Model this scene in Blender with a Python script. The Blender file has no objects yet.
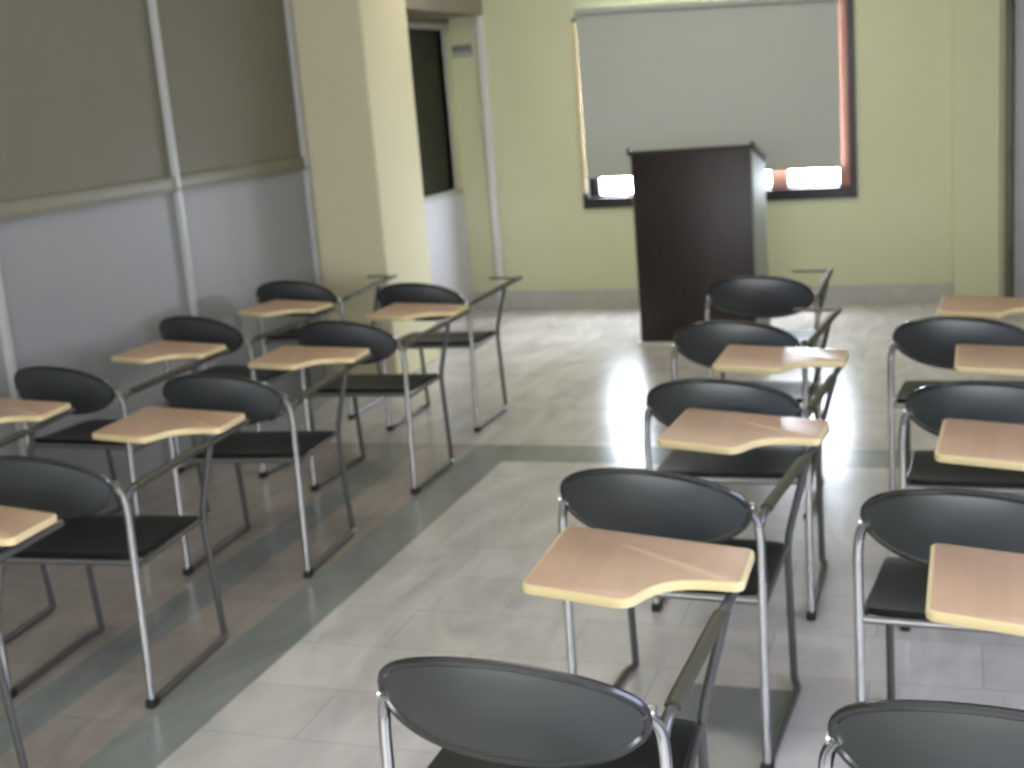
import bpy, bmesh, math, random
from mathutils import Vector, Matrix
random.seed(7)
S = bpy.context.scene
C = S.collection
PI = math.pi

# ------------------------------------------------------------------ materials
def new_mat(name):
    m = bpy.data.materials.new(name); m.use_nodes = True
    nt = m.node_tree
    return m, nt, nt.nodes['Principled BSDF']

def plain(name, col, rough=.5, metal=0., spec=.5, noise=0., nscale=8., bump=0., bscale=60., coat=0.):
    m, nt, b = new_mat(name)
    b.inputs['Base Color'].default_value = (*col, 1)
    b.inputs['Roughness'].default_value = rough
    b.inputs['Metallic'].default_value = metal
    b.inputs['Specular IOR Level'].default_value = spec
    b.inputs['Coat Weight'].default_value = coat
    tc = nt.nodes.new('ShaderNodeTexCoord')
    if noise:
        n = nt.nodes.new('ShaderNodeTexNoise'); n.inputs['Scale'].default_value = nscale; n.inputs['Detail'].default_value = 4
        nt.links.new(tc.outputs['Object'], n.inputs['Vector'])
        r = nt.nodes.new('ShaderNodeMixRGB'); r.blend_type = 'MIX'
        r.inputs['Color1'].default_value = (*[c * (1 - noise) for c in col], 1)
        r.inputs['Color2'].default_value = (*[min(1, c * (1 + noise)) for c in col], 1)
        nt.links.new(n.outputs['Fac'], r.inputs['Fac']); nt.links.new(r.outputs['Color'], b.inputs['Base Color'])
    if bump:
        n = nt.nodes.new('ShaderNodeTexNoise'); n.inputs['Scale'].default_value = bscale
        nt.links.new(tc.outputs['Object'], n.inputs['Vector'])
        u = nt.nodes.new('ShaderNodeBump'); u.inputs['Strength'].default_value = bump; u.inputs['Distance'].default_value = .002
        nt.links.new(n.outputs['Fac'], u.inputs['Height']); nt.links.new(u.outputs['Normal'], b.inputs['Normal'])
    return m

def wood(name, c1, c2, rough, scale=(1, 14, 14), coat=0.):
    m, nt, b = new_mat(name)
    tc = nt.nodes.new('ShaderNodeTexCoord'); mp = nt.nodes.new('ShaderNodeMapping')
    mp.inputs['Scale'].default_value = scale
    n = nt.nodes.new('ShaderNodeTexNoise'); n.inputs['Scale'].default_value = 3; n.inputs['Detail'].default_value = 6; n.inputs['Distortion'].default_value = .6
    r = nt.nodes.new('ShaderNodeValToRGB')
    r.color_ramp.elements[0].color = (*c1, 1); r.color_ramp.elements[0].position = .3
    r.color_ramp.elements[1].color = (*c2, 1); r.color_ramp.elements[1].position = .7
    L = nt.links.new
    L(tc.outputs['Object'], mp.inputs['Vector']); L(mp.outputs['Vector'], n.inputs['Vector'])
    L(n.outputs['Fac'], r.inputs['Fac']); L(r.outputs['Color'], b.inputs['Base Color'])
    b.inputs['Roughness'].default_value = rough; b.inputs['Coat Weight'].default_value = coat
    return m

M = {}
M['front_paint'] = plain('pale yellow green paint', (.635, .64, .425), .6, noise=.03, nscale=3, bump=.15)
M['pillar_paint'] = plain('cream yellow paint', (.62, .57, .375), .8, noise=.03, nscale=3, bump=.15)
M['ceiling'] = plain('ceiling paint', (.62, .61, .52), .8)
M['lam_up'] = plain('shaded beige board', (.165, .152, .102), .6, noise=.05, nscale=2)  # shade of the upper left wall is darkened into this beige
M['lam_low'] = plain('grey laminate panel', (.28, .278, .272), .5, noise=.05, nscale=2)
M['post'] = plain('white aluminium post', (.46, .46, .43), .4)
M['rail'] = plain('dull beige rail', (.19, .176, .112), .5)
M['beam'] = plain('grey brown soffit board', (.27, .24, .19), .7)
M['skirting'] = plain('grey stone skirting', (.48, .48, .43), .35, noise=.15, nscale=14)
M['pipe'] = plain('white enamel trim', (.72, .72, .68), .35)
M['dark_glass'] = plain('dark window glass', (.016, .018, .009), .4, spec=.15)
M['steel_white'] = plain('white panel', (.62, .62, .68), .35)
M['frame_dark'] = plain('dark metal window frame', (.035, .033, .035), .35, metal=.3)
M['frame_wood'] = plain('red brown reveal', (.42, .20, .15), .4)
M['jamb'] = plain('pale jamb with light leak colour', (.72, .60, .36), .3)  # cream tone imitates daylight leaking past the blind's left edge
M['blind'] = plain('grey blind fabric', (.43, .45, .405), .7, noise=.03, nscale=60)
M['door'] = plain('pale grey door', (.42, .42, .42), .4)
M['door_frame'] = plain('dark door frame', (.15, .14, .10), .5)
M['chrome'] = plain('chrome steel tube', (.60, .60, .60), .22, metal=1., bump=.05)
M['mid_steel'] = plain('grey steel crossbar', (.28, .28, .28), .3, metal=.9)
M['dull_steel'] = plain('worn grey steel tube', (.13, .13, .125), .35, metal=.6)
M['black'] = plain('black moulded plastic', (.006, .008, .006), .45, spec=.25, bump=.12, bscale=260)
M['black_back'] = plain('black glossy backrest plastic', (.024, .028, .028), .38, spec=.7, bump=.10, bscale=260)
M['rim'] = plain('black polished rim', (.02, .02, .02), .16, spec=.7)
M['rubber'] = plain('black rubber', (.012, .012, .012), .7)
M['pad'] = plain('dark olive armrest grip', (.055, .052, .032), .5)
M['tablet'] = wood('beige wood laminate', (.53, .34, .215), (.59, .385, .25), .36, (10, 1.2, 3))
M['edge'] = plain('yellow edge band', (.72, .58, .30), .28)
M['walnut'] = wood('dark walnut veneer', (.012, .007, .005), (.026, .014, .010), .42, (8, 8, 1))
M['podium_side'] = plain('pale laminate side', (.30, .31, .24), .6)
M['plinth'] = plain('pale plinth', (.60, .60, .54), .4)
M['bolt'] = plain('steel bolt', (.5, .5, .5), .3, metal=1)

def glass_mat():
    m, nt, b = new_mat('clear window glass')
    out = nt.nodes['Material Output']
    tr = nt.nodes.new('ShaderNodeBsdfTransparent'); gl = nt.nodes.new('ShaderNodeBsdfGlossy')
    gl.inputs['Roughness'].default_value = .05
    mx = nt.nodes.new('ShaderNodeMixShader'); mx.inputs['Fac'].default_value = .06
    nt.links.new(tr.outputs[0], mx.inputs[1]); nt.links.new(gl.outputs[0], mx.inputs[2]); nt.links.new(mx.outputs[0], out.inputs['Surface'])
    nt.nodes.remove(b)
    return m
M['glass'] = glass_mat()

def floor_mat():
    m, nt, b = new_mat('polished marble tiles with dark border strips')
    N = nt.nodes.new; L = nt.links.new
    def math_(op, a, c=None, v=None):
        n = N('ShaderNodeMath'); n.operation = op
        if hasattr(a, 'is_output'): L(a, n.inputs[0])
        else: n.inputs[0].default_value = a
        if c is not None:
            if hasattr(c, 'is_output'): L(c, n.inputs[1])
            else: n.inputs[1].default_value = c
        return n.outputs[0]
    tc = N('ShaderNodeTexCoord'); sp = N('ShaderNodeSeparateXYZ'); L(tc.outputs['Object'], sp.inputs[0])
    X, Y = sp.outputs['X'], sp.outputs['Y']
    def band(v, lo, hi):
        return math_('MULTIPLY', math_('GREATER_THAN', v, lo), math_('LESS_THAN', v, hi))
    # wobbling coordinates so that marble reads as stone
    br = N('ShaderNodeTexBrick'); br.offset = .5; br.inputs['Scale'].default_value = 1
    br.inputs['Brick Width'].default_value = .6; br.inputs['Row Height'].default_value = .3
    br.inputs['Mortar Size'].default_value = .0018; br.inputs['Bias'].default_value = 0
    br.inputs['Color1'].default_value = (.60, .575, .55, 1); br.inputs['Color2'].default_value = (.53, .51, .48, 1)
    br.inputs['Mortar'].default_value = (.36, .35, .32, 1)
    mp = N('ShaderNodeMapping'); mp.inputs['Rotation'].default_value = (0, 0, 0); mp.inputs['Location'].default_value = (.24, .17, 0)
    L(tc.outputs['Object'], mp.inputs['Vector']); L(mp.outputs['Vector'], br.inputs['Vector'])
    # veins
    nz = N('ShaderNodeTexNoise'); nz.inputs['Scale'].default_value = 2.4; nz.inputs['Detail'].default_value = 7; nz.inputs['Distortion'].default_value = 1.6
    mv = N('ShaderNodeMapping'); mv.inputs['Scale'].default_value = (1.6, .7, 1); mv.inputs['Rotation'].default_value = (0, 0, .5)
    L(tc.outputs['Object'], mv.inputs['Vector']); L(mv.outputs['Vector'], nz.inputs['Vector'])
    cr = N('ShaderNodeValToRGB'); cr.color_ramp.elements[0].position = .30; cr.color_ramp.elements[0].color = (.80, .80, .78, 1)
    cr.color_ramp.elements[1].position = .68; cr.color_ramp.elements[1].color = (1.12, 1.10, 1.08, 1)
    L(nz.outputs['Fac'], cr.inputs['Fac'])
    mul = N('ShaderNodeMixRGB'); mul.blend_type = 'MULTIPLY'; mul.inputs['Fac'].default_value = 1
    L(br.outputs['Color'], mul.inputs['Color1']); L(cr.outputs['Color'], mul.inputs['Color2'])
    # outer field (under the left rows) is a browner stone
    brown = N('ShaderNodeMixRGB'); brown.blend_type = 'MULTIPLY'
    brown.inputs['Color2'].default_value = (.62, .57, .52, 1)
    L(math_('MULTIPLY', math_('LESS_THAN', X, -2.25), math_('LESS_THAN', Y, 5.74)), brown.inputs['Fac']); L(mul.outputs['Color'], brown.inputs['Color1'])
    # dark strips
    s = math_('MULTIPLY', math_('MAXIMUM', band(X, -2.26, -2.04), band(X, -2.70, -2.53)), math_('LESS_THAN', Y, 5.74))
    s = math_('MAXIMUM', s, math_('MULTIPLY', band(Y, 5.46, 5.74), math_('GREATER_THAN', X, -2.26)))
    s = math_('MAXIMUM', s, math_('MULTIPLY', band(X, -.74, -.44), math_('LESS_THAN', Y, 3.34)))
    dk = N('ShaderNodeMixRGB'); dk.blend_type = 'MULTIPLY'; dk.inputs['Fac'].default_value = 1
    dk.inputs['Color1'].default_value = (.235, .255, .235, 1); L(cr.outputs['Color'], dk.inputs['Color2'])
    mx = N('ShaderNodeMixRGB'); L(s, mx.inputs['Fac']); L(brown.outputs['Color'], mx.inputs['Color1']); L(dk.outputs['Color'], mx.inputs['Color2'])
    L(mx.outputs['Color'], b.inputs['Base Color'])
    n2 = N('ShaderNodeTexNoise'); n2.inputs['Scale'].default_value = 3; L(tc.outputs['Object'], n2.inputs['Vector'])
    mr = N('ShaderNodeMapRange'); mr.inputs['To Min'].default_value = .17; mr.inputs['To Max'].default_value = .30
    L(n2.outputs['Fac'], mr.inputs['Value']); L(mr.outputs['Result'], b.inputs['Roughness'])
    b.inputs['Specular IOR Level'].default_value = .45
    n3 = N('ShaderNodeTexNoise'); n3.inputs['Scale'].default_value = 5; L(tc.outputs['Object'], n3.inputs['Vector'])
    bu = N('ShaderNodeBump'); bu.inputs['Strength'].default_value = .12; bu.inputs['Distance'].default_value = .01
    L(n3.outputs['Fac'], bu.inputs['Height']); L(bu.outputs['Normal'], b.inputs['Normal'])
    return m
M['floor'] = floor_mat()

# ------------------------------------------------------------------ mesh helpers
def to_obj(name, bm, mat, parent=None, smooth=True):
    me = bpy.data.meshes.new(name)
    bmesh.ops.recalc_face_normals(bm, faces=bm.faces[:])
    bm.to_mesh(me); bm.free()
    if not isinstance(mat, (list, tuple)): mat = [mat]
    for k in mat: me.materials.append(M[k])
    if smooth:
        for p in me.polygons: p.use_smooth = True
        try: me.set_sharp_from_angle(angle=math.radians(38))
        except Exception: pass
    o = bpy.data.objects.new(name, me); C.objects.link(o)
    if parent is not None: o.parent = parent
    return o

def box(bm, x0, x1, y0, y1, z0, z1, bev=0., fn=None, mi=0):
    r = bmesh.ops.create_cube(bm, size=1)
    vs = r['verts']
    for v in vs:
        v.co = Vector(((x0 + x1) / 2 + v.co.x * (x1 - x0), (y0 + y1) / 2 + v.co.y * (y1 - y0), (z0 + z1) / 2 + v.co.z * (z1 - z0)))
    fs = list({f for v in vs for f in v.link_faces})
    for f in fs: f.material_index = mi
    if bev:
        es = list({e for v in vs for e in v.link_edges})
        rr = bmesh.ops.bevel(bm, geom=es, offset=bev, segments=2, affect='EDGES', profile=.5)
        vs = list({v for f in rr['faces'] for v in f.verts} | {v for v in vs if v.is_valid})
    if fn:
        for v in vs:
            v.co = fn(v.co)
    return vs

def fillet(pts, r, n=5):
    pts = [Vector(p) for p in pts]
    out = [pts[0]]
    for i in range(1, len(pts) - 1):
        a, b, c = pts[i - 1], pts[i], pts[i + 1]
        d1 = (a - b); d2 = (c - b)
        k = min(r, d1.length * .45, d2.length * .45)
        p0 = b + d1.normalized() * k; p1 = b + d2.normalized() * k
        for j in range(n + 1):
            t = j / n
            out.append(p0 * (1 - t) ** 2 + b * 2 * t * (1 - t) + p1 * t * t)
    out.append(pts[-1])
    return out

def tube(bm, pts, r=.011, seg=10, rx=None, closed=False, cap=True):
    pts = [Vector(p) for p in pts]
    n = len(pts); rings = []
    ref = None
    for i, p in enumerate(pts):
        if closed: t = pts[(i + 1) % n] - pts[i - 1]
        elif i == 0: t = pts[1] - pts[0]
        elif i == n - 1: t = pts[-1] - pts[-2]
        else: t = pts[i + 1] - pts[i - 1]
        t.normalize()
        if ref is None:
            ref = Vector((0, 0, 1)) if abs(t.z) < .9 else Vector((1, 0, 0))
        side = t.cross(ref)
        if side.length < 1e-4: side = t.cross(Vector((0, 1, 0)))
        side.normalize(); up = side.cross(t).normalized(); ref = up
        w = rx or r
        rings.append([bm.verts.new(p + side * math.cos(2 * PI * k / seg) * w + up * math.sin(2 * PI * k / seg) * r) for k in range(seg)])
    m = n if closed else n - 1
    for i in range(m):
        A, B = rings[i], rings[(i + 1) % n]
        for k in range(seg):
            bm.faces.new((A[k], A[(k + 1) % seg], B[(k + 1) % seg], B[k]))
    if cap and not closed:
        bm.faces.new(rings[0][::-1]); bm.faces.new(rings[-1])

def prism(bm, outline, z0, z1, bev=0.):
    bot = [bm.verts.new((x, y, z0)) for x, y in outline]
    top = [bm.verts.new((x, y, z1)) for x, y in outline]
    n = len(outline)
    bm.faces.new(bot[::-1]); bm.faces.new(top)
    for i in range(n):
        bm.faces.new((bot[i], bot[(i + 1) % n], top[(i + 1) % n], top[i]))
    if bev:
        es = [e for e in bm.edges if abs(e.verts[0].co.z - e.verts[1].co.z) < 1e-6]
        bmesh.ops.bevel(bm, geom=es, offset=bev, segments=2, affect='EDGES', profile=.5)

def tag(o, label, cat, group=None):
    o['label'] = label; o['category'] = cat
    if group: o['group'] = group
    return o

def struct(name, bm, mat, parent=None, smooth=False):
    o = to_obj(name, bm, mat, parent, smooth)
    if parent is None: o['kind'] = 'structure'
    return o

# the front wall stands a little askew to the chair rows
FA = -.060
def FW(co):
    x, y, z = co
    c, s = math.cos(FA), math.sin(FA)
    return Vector((-2 + (x + 2) * c - (y) * s, 9.58 + (x + 2) * s + y * c, z))   # y = 0 is the wall face, negative comes into the room

# ------------------------------------------------------------------ room
XL, XR, YB, ZC = -3.75, 1.9, -1.6, 3.0
bm = bmesh.new(); box(bm, XL - .3, XR + .3, YB - .3, 10.1, -.12, 0); struct('floor', bm, 'floor')
bm = bmesh.new(); box(bm, XL - .3, XR + .3, YB - .3, 10.1, ZC, ZC + .12); struct('ceiling', bm, 'ceiling')

# front wall with window and door openings
WX0, WX1, WZ0, WZ1 = -2.74, -.68, .77, 2.19
DX0, DX1, DZ = .34, 1.30, 2.12
bm = bmesh.new()
def fbox(x0, x1, z0, z1, y0=0., y1=.22, bev=0., mi=0): box(bm, x0, x1, y0, y1, z0, z1, bev, FW, mi)
fbox(-3.95, WX0, 0, ZC); fbox(WX0, WX1, 0, WZ0); fbox(WX0, WX1, WZ1, ZC); fbox(WX1, DX0, 0, ZC); fbox(DX0, DX1, DZ, ZC); fbox(DX1, 2.1, 0, ZC); fbox(DX0, DX1, 0, DZ, .14, .22)  # last box is an unseen fill added behind the door against light leaks
struct('wall_front', bm, 'front_paint')
bm = bmesh.new(); fbox(-.03, .27, 0, ZC, -.06, -.001, .006); o = struct('trim_1', bm, 'front_paint')
bm = bmesh.new(); fbox(-3.447, -.035, 0, .14, -.018, -.001, .003); fbox(-3.73, -3.518, 0, .14, -.018, -.001, .003)
struct('baseboard_front', bm, 'skirting')
bm = bmesh.new(); fbox(-3.515, -3.45, 0, 2.29, -.05, -.001, .012); struct('trim_2', bm, 'pipe', smooth=True)

# left wall: laminate partition with posts, then a pillar, then a glazed bay
bm = bmesh.new()
box(bm, XL - .15, XL, YB, 7.06, 0, 1.36, mi=1)
box(bm, XL - .15, XL, YB, 7.06, 1.36, ZC, mi=0)
box(bm, XL - .15, XL, 7.06, 8.55, 0, ZC, mi=0)
box(bm, XL - .15, XL, 8.55, 10.0, 2.25, ZC, mi=0); box(bm, XL - .15, XL, 9.5, 10.0, .95, 2.25, mi=3); box(bm, XL - .3, XL - .1, 8.4, 10.0, .5, 2.5, mi=0)  # last box is unseen backing added to stop world light leaking in
box(bm, XL - .15, XL, 8.55, 10.0, 0, .95, mi=2)
struct('wall_left', bm, ['lam_up', 'lam_low', 'steel_white', 'front_paint'])
PX = -3.29
bm = bmesh.new(); box(bm, XL + .001, PX, 7.09, 7.78, 0, ZC, .012); struct('pillar', bm, 'pillar_paint')
n = 3
for y in (1.48, 2.87, 4.26, 5.65, 7.04):
    bm = bmesh.new(); box(bm, XL + .001, XL + .03, y - .02, y + .02, 0, ZC, .004); struct('trim_%d' % n, bm, 'post', smooth=True); n += 1
bm = bmesh.new(); box(bm, XL + .001, XL + .022, YB, 7.06, 1.35, 1.415, .006)
box(bm, XL + .001, XL + .030, YB, 7.06, 1.338, 1.352, .003); struct('trim_%d' % n, bm, 'rail', smooth=True); n += 1
bm = bmesh.new(); box(bm, XL + .001, XL + .29, 7.79, 9.655, 2.29, ZC - .001); struct('trim_%d' % n, bm, 'beam'); n += 1
# glazed bay between pillar and front wall
bm = bmesh.new(); box(bm, XL - .045, XL - .025, 8.56, 9.50, .96, 2.245); w2 = struct('window_2', bm, 'dark_glass')
bm = bmesh.new()
box(bm, XL - .04, XL + .012, 8.56, 9.64, .945, .985, .003); box(bm, XL - .04, XL + .008, 8.56, 9.64, 2.205, 2.245, .003)
box(bm, XL - .04, XL + .008, 9.50, 9.56, .985, 2.205, .003)
to_obj('window_frame', bm, 'post', w2)

# back and right walls (behind the camera / out of frame), with window recesses; added rear panels keep world light out
bm = bmesh.new()
box(bm, XL, XR, YB - .2, YB, 0, .9); box(bm, XL, XR, YB - .2, YB, 2.3, ZC); box(bm, XL, -3.0, YB - .2, YB, .9, 2.3); box(bm, 1.2, XR, YB - .2, YB, .9, 2.3)
box(bm, -3.0, 1.2, YB - .2, YB - .18, .9, 2.3)  # added panel shuts the back recess to world light
struct('wall_back', bm, 'pillar_paint')
bm = bmesh.new()
box(bm, XR, XR + .2, YB, 10, 0, .7); box(bm, XR, XR + .2, YB, 10, 2.3, ZC); box(bm, XR, XR + .2, YB, .2, .7, 2.3); box(bm, XR, XR + .2, 4.4, 10, .7, 2.3)
box(bm, XR + .18, XR + .2, .2, 4.4, .7, 2.3)  # added panel shuts the side recess to world light
struct('wall_right', bm, 'pillar_paint')

# front window: frame, sashes, glass, blind
bm = bmesh.new()
fbox(WX0 + .001, WX0 + .045, WZ0, WZ1, -.025, .12, .004); fbox(WX1 - .045, WX1 - .001, WZ0, WZ1, -.025, .12, .004)
fbox(WX0 + .045, WX1 - .045, WZ0 + .001, WZ0 + .083, -.025, .12, .004); fbox(WX0 + .045, WX1 - .045, WZ1 - .04, WZ1 - .001, .09, .12, .002)
w1 = struct('window_1', bm, 'frame_dark')
bm = bmesh.new()
fbox(WX1 - .125, WX1 - .046, WZ0 + .084, WZ1 - .041, -.012, .10, .003)
fbox(-1.30, -1.17, WZ0 + .084, WZ1 - .041, .03, .10, .003); fbox(-2.0, -1.87, WZ0 + .084, WZ1 - .041, .03, .10, .003)
to_obj('mullion', bm, 'frame_wood', w1)
bm = bmesh.new(); fbox(WX0 + .046, WX0 + .125, WZ0 + .084, WZ1 - .041, .03, .10, .003); to_obj('sash_stile', bm, 'frame_dark', w1)
bm = bmesh.new(); fbox(WX0 + .004, WX0 + .040, WZ0 + .12, WZ1 - .02, -.029, -.0255, .001); to_obj('jamb_light_strip', bm, 'jamb', w1)  # bright strip painted cream for the light leak beside the blind
bm = bmesh.new()
fbox(WX0 + .046, WX1 - .101, WZ0 + .084, WZ0 + .10, .03, .09, .002)
to_obj('sill_bead', bm, 'frame_wood', w1)
bm = bmesh.new(); fbox(WX0 + .046, WX1 - .101, WZ0 + .10, WZ1 - .04, .075, .08)
to_obj('window_pane', bm, 'glass', w1)
# blind hangs just inside the frame
bl = bpy.data.objects.new('roller_blind', None); C.objects.link(bl); bl.location = FW((-1.7, -.05, 1.0))
tag(bl, 'grey roller blind pulled down over the front window with bright gaps under it', 'blind')
inv = Matrix.Translation(-bl.location)
def into(bm, m=inv):
    bmesh.ops.transform(bm, matrix=m, verts=bm.verts[:])
bm = bmesh.new()
x0, x1 = WX0 + .045, WX1 - .10
vs = box(bm, x0, x1, -.035, -.031, 1.01, 2.235)
for v in vs:
    v.co.z -= (v.co.x - x0) / (x1 - x0) * (.085 if v.co.z > 1.5 else .02)
    v.co = FW(v.co)
into(bm); to_obj('blind_fabric', bm, 'blind', bl, smooth=False)
bm = bmesh.new(); tube(bm, [FW((x0 - .005, -.055, 2.24)), FW((x1 + .005, -.055, 2.155))], .024, 14); into(bm); to_obj('roller', bm, 'blind', bl)
bm = bmesh.new(); tube(bm, [FW((x0, -.034, 1.013)), FW((x1, -.034, .993))], .009, 10); into(bm); to_obj('bottom_bar', bm, 'blind', bl)

# door at the right end of the front wall
bm = bmesh.new()
fbox(DX0 + .02, DX1 - .05, .004, DZ - .05, .05, .09, .003); d1 = struct('door_1', bm, 'door')
bm = bmesh.new()
fbox(DX0 - .04, DX0 + .005, 0, DZ + .04, -.02, .10, .004); fbox(DX1 - .03, DX1 + .04, 0, DZ + .04, -.02, .10, .004); fbox(DX0 - .04, DX1 + .04, DZ - .03, DZ + .04, -.02, .10, .004)
to_obj('door_frame', bm, 'door_frame', d1)
for z in (2.0, 1.0, .3):
    bm = bmesh.new(); a = FW((DX0 - .01, -.034, z - .05)); tube(bm, [a, a + Vector((0, 0, .1))], .012, 10); to_obj('hinge', bm, 'door_frame', d1)

# sign plate high beside the white trim
bm = bmesh.new(); fbox(-3.74, -3.575, 2.0, 2.085, -.014, -.001, .002)
sg = to_obj('sign_plate', bm, 'beam'); 
M['sign_grey'] = plain('grey sign face', (.20, .22, .22), .4)
sg.data.materials[0] = M['sign_grey']
tag(sg, 'small grey sign plate high on the cream wall between dark glass and white trim', 'sign')
bm = bmesh.new(); fbox(-3.735, -3.585, 2.005, 2.03, -.017, -.0142, 0); to_obj('pale_strip', bm, 'post', sg)

# ------------------------------------------------------------------ podium
pd = bpy.data.objects.new('podium', None); C.objects.link(pd)
pd.location = (-1.995, 8.13, 0); pd.rotation_euler = (0, 0, -.05)
tag(pd, 'tall dark brown wooden podium with pale side standing before the front window', 'podium')
W, Dp, H = .785, .42, 1.24
bm = bmesh.new(); box(bm, .012, W - .012, 0, .02, .018, H, .003); to_obj('front_panel', bm, 'walnut', pd)
for a in (0, W - .018):
    bm = bmesh.new(); vs = box(bm, a, a + .018, .021, Dp, .018, H)
    for v in vs:
        if v.co.z > 1 and v.co.y > .3: v.co.z -= .12
    bmesh.ops.bevel(bm, geom=bm.edges[:], offset=.002, segments=1, affect='EDGES'); to_obj('side_panel', bm, 'podium_side', pd)
bm = bmesh.new(); vs = box(bm, -.012, W + .015, -.012, Dp + .01, H + .001, H + .024)
for v in vs:
    if v.co.y > .3: v.co.z -= .12
bmesh.ops.bevel(bm, geom=bm.edges[:], offset=.004, segments=2, affect='EDGES'); to_obj('top_board', bm, 'walnut', pd)
for a in (-.012, W - .003):
    bm = bmesh.new(); vs = box(bm, a, a + .018, -.012, Dp + .01, H + .0245, H + .046)
    for v in vs:
        if v.co.y > .3: v.co.z -= .12
    bmesh.ops.bevel(bm, geom=bm.edges[:], offset=.004, segments=2, affect='EDGES'); to_obj('top_lip', bm, 'walnut', pd)
bm = bmesh.new(); box(bm, .019, W - .019, .05, Dp - .02, .45, .468, .002); box(bm, .019, W - .019, .05, Dp - .02, .82, .838, .002); to_obj('shelf', bm, 'walnut', pd)
bm = bmesh.new(); box(bm, -.008, W + .008, -.03, Dp, 0, .017, .003); to_obj('plinth', bm, 'plinth', pd)

# ------------------------------------------------------------------ writing-arm chair
WR, LR, WF, SF = .248, .50, .231, .449
JT = Vector((WR + .004, .025, .657)); TIP = Vector((.312, .685, .694))
def back_pt(u, v):
    # u, v in the unit disc -> point on the curved backrest shell
    x = .232 * u; z = .694 + .093 * v - .014 * u
    y = -.062 - .016 * v + .058 * (abs(u) ** 2.2) + .018 * v * v * (1 - u * u)
    return Vector((x, y, z))

def round_outline(pts, r, n=5):
    pts = [Vector((p[0], p[1], 0)) for p in pts]; out = []
    m = len(pts)
    for i in range(m):
        a, b, c = pts[i - 1], pts[i], pts[(i + 1) % m]
        rr = r[i] if isinstance(r, (list, tuple)) else r
        d1, d2 = a - b, c - b
        k = min(rr, d1.length * .48, d2.length * .48)
        p0 = b + d1.normalized() * k; p1 = b + d2.normalized() * k
        for j in range(n + 1):
            t = j / n; q = p0 * (1 - t) ** 2 + b * 2 * t * (1 - t) + p1 * t * t
            if not out or (Vector(out[-1]) - Vector((q.x, q.y))).length > 1e-5: out.append((q.x, q.y))
    return out

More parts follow.
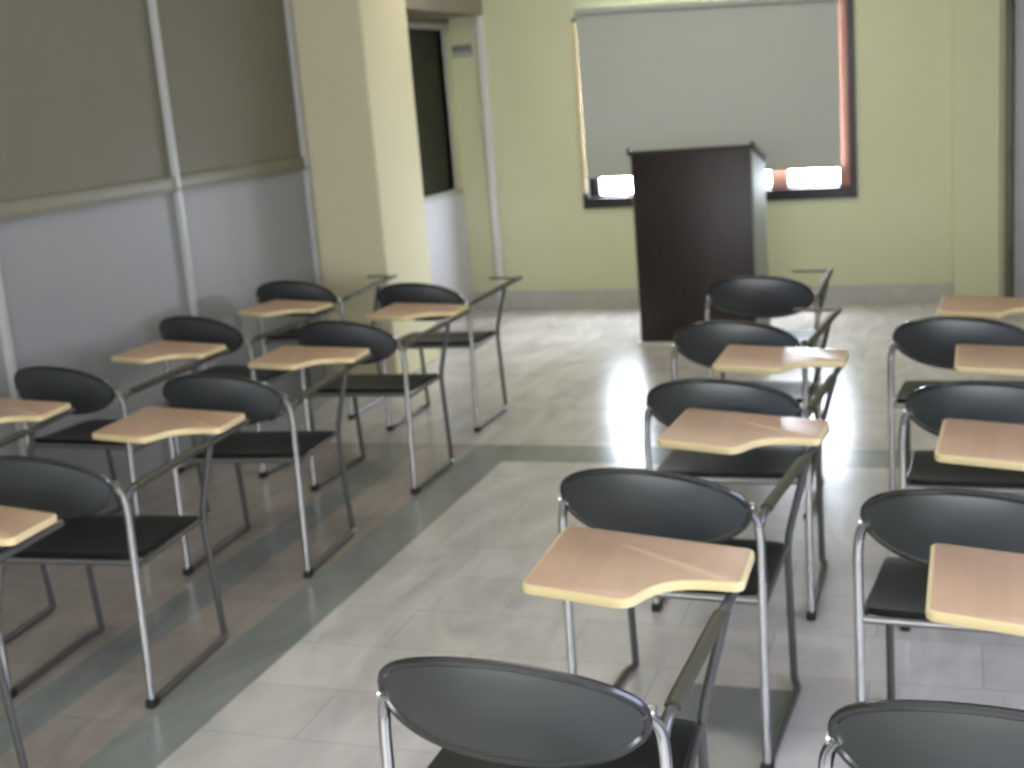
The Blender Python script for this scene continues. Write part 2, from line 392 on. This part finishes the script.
def make_chair(with_tablet):
    root = bpy.data.objects.new('writing_arm_chair', None); C.objects.link(root)
    # seat: dished black board with rolled front edge
    bm = bmesh.new()
    nx, ny = 16, 16; g = []
    for j in range(ny + 1):
        row = []
        for i in range(nx + 1):
            u = -1 + 2 * i / nx; v = -1 + 2 * j / ny
            k = math.sqrt(max(0, 1 - .30 * v * v)) if abs(v) > 0 else 1
            uu = u * math.sqrt(1 - .08 * v ** 8); vv = v * math.sqrt(1 - .08 * u ** 8)
            x = (.236 - .006 * vv) * uu; y = .247 + .215 * vv
            z = .458 - .010 * (1 - u * u) * (1 - v * v) + .012 * max(0, -v) ** 3 - .020 * max(0, v) ** 4
            row.append(bm.verts.new((x, y, z)))
        g.append(row)
    for j in range(ny):
        for i in range(nx): bm.faces.new((g[j][i], g[j][i + 1], g[j + 1][i + 1], g[j + 1][i]))
    bmesh.ops.recalc_face_normals(bm, faces=bm.faces[:])
    top = bm.faces[:]
    ex = bmesh.ops.extrude_face_region(bm, geom=top)
    for e in ex['geom']:
        if isinstance(e, bmesh.types.BMVert): e.co.z -= .018
    to_obj('seat', bm, 'black', root)
    # backrest shell
    bm = bmesh.new(); nr, na = 9, 40
    fr = [[], []]
    for side in (0, 1):
        rings = []
        for i in range(1, nr + 1):
            rr = i / nr; ring = []
            for k in range(na):
                a = 2 * PI * k / na
                cu, sv = math.cos(a), math.sin(a)
                p = back_pt(rr * math.copysign(abs(cu) ** .94, cu), rr * math.copysign(abs(sv) ** .94, sv))
                p.y += (-.0035 if side == 0 else .0035)
                ring.append(bm.verts.new(p))
            rings.append(ring)
        c = back_pt(0, 0); c.y += (-.0035 if side == 0 else .0035); cv = bm.verts.new(c)
        for k in range(na): bm.faces.new((cv, rings[0][k], rings[0][(k + 1) % na]))
        for i in range(nr - 1):
            for k in range(na): bm.faces.new((rings[i][k], rings[i + 1][k], rings[i + 1][(k + 1) % na], rings[i][(k + 1) % na]))
        fr[side] = rings[-1]
    for k in range(na): bm.faces.new((fr[0][k], fr[1][k], fr[1][(k + 1) % na], fr[0][(k + 1) % na]))
    back = to_obj('backrest', bm, 'black_back', root)
    bm = bmesh.new(); pts = []
    for k in range(56):
        a = 2 * PI * k / 56; cu, sv = math.cos(a), math.sin(a)
        pts.append(back_pt(math.copysign(abs(cu) ** .94, cu), math.copysign(abs(sv) ** .94, sv)))
    tube(bm, pts, .0085, 8, closed=True); to_obj('rim', bm, 'rim', back)
    # frame
    for s in (-1, 1):
        bm = bmesh.new()
        tube(bm, fillet([(s * WR, .006, .024), (s * (WR + .003), .024, .60), (s * (WR - .002), .022, .655), (s * (WR - .022), -.006, .695)], .05), .0115, 12)
        to_obj('rear_leg', bm, 'chrome', root)
        bm = bmesh.new()
        tube(bm, fillet([(s * WR, .006, .023), (s * WR, .022, .0125), (s * WR, LR - .05, .0125), (s * (WF + .002), LR - .005, .0125), (s * (WF + .001), LR - .008, .03)], .03), .011, 12)
        to_obj('floor_runner', bm, 'dull_steel', root)
        bm = bmesh.new()
        if s > 0:
            t = .66; at = JT.lerp(TIP, t)
            tube(bm, fillet([(WF + .001, LR - .008, .030), (WF, SF + .01, .44), (at.x, at.y, at.z - .008)], .05), .0105, 12)
        else:
            tube(bm, fillet([(-WF - .001, LR - .008, .030), (-WF, SF + .01, .42), (-WF + .01, SF - .02, .437), (-WF + .02, SF - .10, .437)], .03), .0105, 12)
        to_obj('front_leg', bm, 'dull_steel', root)
        bm = bmesh.new(); box(bm, s * WR - .015, s * WR + .015, -.012, .03, 0, .028, .006); to_obj('rubber_foot', bm, 'rubber', root)
        bm = bmesh.new(); tube(bm, [(s * (WR + .002), .022, .430), (s * WF, SF - .01, .430)], .009, 10); to_obj('seat_rail', bm, 'dull_steel', root)
        bm = bmesh.new(); tube(bm, [(s * (WR - .004), .004, .690), (s * (WR - .03), .006, .688)], .012, 12); to_obj('backrest_clamp', bm, 'chrome', root)
    bm = bmesh.new(); tube(bm, [(-WR - .002, .024, .446), (WR + .002, .024, .446)], .0095, 12); to_obj('crossbar', bm, 'mid_steel', root)
    bm = bmesh.new(); tube(bm, [(-WF, SF - .03, .428), (WF, SF - .03, .428)], .0095, 12); to_obj('crossbar', bm, 'dull_steel', root)
    # arm
    bm = bmesh.new(); tube(bm, fillet([JT + Vector((-.004, .0, -.03)), JT + Vector((0, .02, .0)), TIP], .03), .0105, 12); to_obj('arm_tube', bm, 'dull_steel', root)
    a, b = JT.lerp(TIP, .08), JT.lerp(TIP, .60 if with_tablet else .9)
    bm = bmesh.new(); tube(bm, [a + Vector((0, 0, .004)), a.lerp(b, .1) + Vector((0, 0, .006)), a.lerp(b, .9) + Vector((0, 0, .006)), b + Vector((0, 0, .004))], .011, 12, rx=.0155)
    to_obj('armrest_pad', bm, 'pad', root)
    bm = bmesh.new(); q = JT.lerp(TIP, .97)
    tube(bm, [q + Vector((.004, 0, .0)), q + Vector((-.19, .035, .0))], .006, 8, rx=.012)
    to_obj('tablet_bracket', bm, 'dull_steel', root)
    if with_tablet:
        tr = .266; k = lambda x, y: (x, y - tr * (x - .1))
        base = [k(-.109, .372), k(-.109, .723), k(.322, .723), k(.322, .535), k(.245, .522), k(.19, .500), k(.150, .455), k(.118, .372)]
        ol = round_outline(base, [.02, .02, .02, .02, .05, .06, .05, .03])
        bm = bmesh.new(); prism(bm, ol, .7065, .7255, .002)
        tb = to_obj('writing_tablet', bm, 'tablet', root)
        # edge band: thin rounded strip round the board
        bm = bmesh.new(); n = len(ol)
        area = sum(ol[i][0] * ol[(i + 1) % n][1] - ol[(i + 1) % n][0] * ol[i][1] for i in range(n))
        sg_ = 1 if area > 0 else -1
        rings = []
        prof = [(.0005, .7062), (.0035, .708), (.0045, .716), (.0035, .724), (.0005, .7260), (-.004, .7262)]
        for i in range(n):
            p, q, r_ = Vector(ol[i - 1]), Vector(ol[i]), Vector(ol[(i + 1) % n])
            t = (r_ - p).normalized(); nrm = Vector((t.y, -t.x)) * sg_
            rings.append([bm.verts.new((q.x + nrm.x * d, q.y + nrm.y * d, z)) for d, z in prof])
        for i in range(n):
            A, B = rings[i], rings[(i + 1) % n]
            for j in range(len(prof) - 1): bm.faces.new((A[j], A[j + 1], B[j + 1], B[j]))
        to_obj('edge_band', bm, 'edge', tb)
    return root

def copy_tree(o, parent=None):
    c = o.copy(); C.objects.link(c)
    if parent: c.parent = parent
    for ch in list(o.children): copy_tree(ch, c)
    return c

proto = {True: make_chair(True), False: make_chair(False)}
used = {True: False, False: False}
G = 'classroom chairs with writing arms'
T, F_ = True, False
chairs = [
 (-3.30, 3.04, 4.2, T, 'black chair by the left wall cut off by the photo edge, only tan tablet showing'),
 (-3.34, 4.09, -2.0, T, 'black chair with tan tablet, nearest whole chair of the row along the left wall'),
 (-3.38, 5.15, -5.4, T, 'black chair with tan tablet below the white wall post, second whole chair along left wall'),
 (-3.43, 6.19, 1.6, F_, 'black chair with bare arm bracket, farthest of the row along the left wall'),
 (-2.48, 1.90, 3.0, T, 'black chair cut off at the lower left corner, its tan tablet just inside the edge'),
 (-2.51, 2.91, 3.7, T, 'black chair with tan tablet at left beside the aisle, nearest whole chair of its column'),
 (-2.53, 3.94, 4.2, T, 'black chair with tan tablet, second whole chair left of the aisle'),
 (-2.52, 4.95, 0.0, T, 'black chair with tan tablet, third whole chair left of the aisle, behind bare bracket chair'),
 (-2.60, 5.97, -0.4, F_, 'black chair with tablet missing from its arm, frontmost left of the aisle'),
 (-0.71, 1.85, 1.4, T, 'black chair in the centre foreground with shiny back cut by the bottom edge'),
 (-0.70, 2.90, -3.1, T, 'black chair with tan tablet, second from the camera in the column before the podium'),
 (-0.69, 3.83, -0.3, T, 'black chair with tan tablet, third from the camera in the column before the podium'),
 (-0.80, 4.78, -1.2, F_, 'black chair with bare arm squeezed behind the front chair before the podium'),
 (-0.86, 5.86, 4.8, F_, 'black chair with oval back and bare bracket, closest to the podium'),
 (0.05, 1.82, -0.5, T, 'black chair in the lower right corner with only its back top showing'),
 (0.03, 2.80, -3.0, T, 'black chair with chrome seat bar at right, second from the camera at right edge'),
 (0.09, 3.79, -0.9, T, 'black chair with tan tablet at the right edge, third from the camera'),
 (0.01, 4.77, -2.7, T, 'black chair at the right edge with pinkish tablet, farthest of the right column'),
]
for x, y, a, t, lab in chairs:
    o = copy_tree(proto[t]) if used[t] else proto[t]
    used[t] = True
    o.location = (x, y, 0); o.rotation_euler = (0, 0, math.radians(a))
    tag(o, lab, 'chair', G)

# ------------------------------------------------------------------ light
w = bpy.data.worlds.new('World'); S.world = w; w.use_nodes = True
bg = w.node_tree.nodes['Background']; bg.inputs['Color'].default_value = (.78, .88, 1, 1); bg.inputs['Strength'].default_value = 110
def area(name, loc, rot, sx, sy, power, col, portal=False):
    l = bpy.data.lights.new(name, 'AREA'); l.shape = 'RECTANGLE'; l.size = sx; l.size_y = sy; l.energy = power; l.color = col
    o = bpy.data.objects.new(name, l); C.objects.link(o); o.location = loc; o.rotation_euler = rot
    if portal: l.cycles.is_portal = True
    return o
# world light enters through the gap under the front blind
area('window_portal', FW((-1.72, .2, .95)), (-PI / 2, 0, FA), 2.0, .32, 1, (1, 1, 1), True)
# back and side windows: daylight behind and to the right of the camera
area('back_daylight', (-.9, YB + .02, 1.6), (PI / 2, 0, 0), 4.1, 1.35, 155, (.92, .96, 1.0))
area('side_daylight', (XR - .02, 1.6, 1.5), (PI / 2, 0, PI / 2), 2.8, 1.55, 105, (.56, .64, 1.0))
# unseen area lights added under the ceiling to brighten front wall and floor
area('ceiling_fill', (-1.9, 8.0, ZC - .06), (0, 0, 0), 2.4, .3, 24, (1.0, .95, .85))
area('ceiling_fill', (-1.5, 4.5, ZC - .06), (0, 0, 0), 2.4, .3, 12, (1.0, .93, .82))

# ------------------------------------------------------------------ camera
Fv = Vector((-0.3293382897178145, 0.9182053687708887, -0.22007996657138365))
Rv = Vector((0.9442076812764292, 0.31956126081034525, -0.07970229110817231))
Uv = Vector((0.0028540400022140783, 0.23405021117191702, 0.9722203212780769))
cam = bpy.data.cameras.new('Camera'); co = bpy.data.objects.new('Camera', cam); C.objects.link(co)
mt = Matrix((Rv, Uv, -Fv)).transposed().to_4x4(); mt.translation = Vector((0, 0, 1.684)); co.matrix_world = mt
cam.sensor_width = 36; cam.lens = 1282.84 * 36 / 1024; cam.clip_start = .05
cam.dof.use_dof = True; cam.dof.focus_distance = 1.25; cam.dof.aperture_fstop = 8
S.camera = co
S.view_settings.view_transform = 'Standard'; S.view_settings.look = 'None'; S.view_settings.gamma = 1; S.view_settings.use_curve_mapping = False
S.view_settings.exposure = 0.25
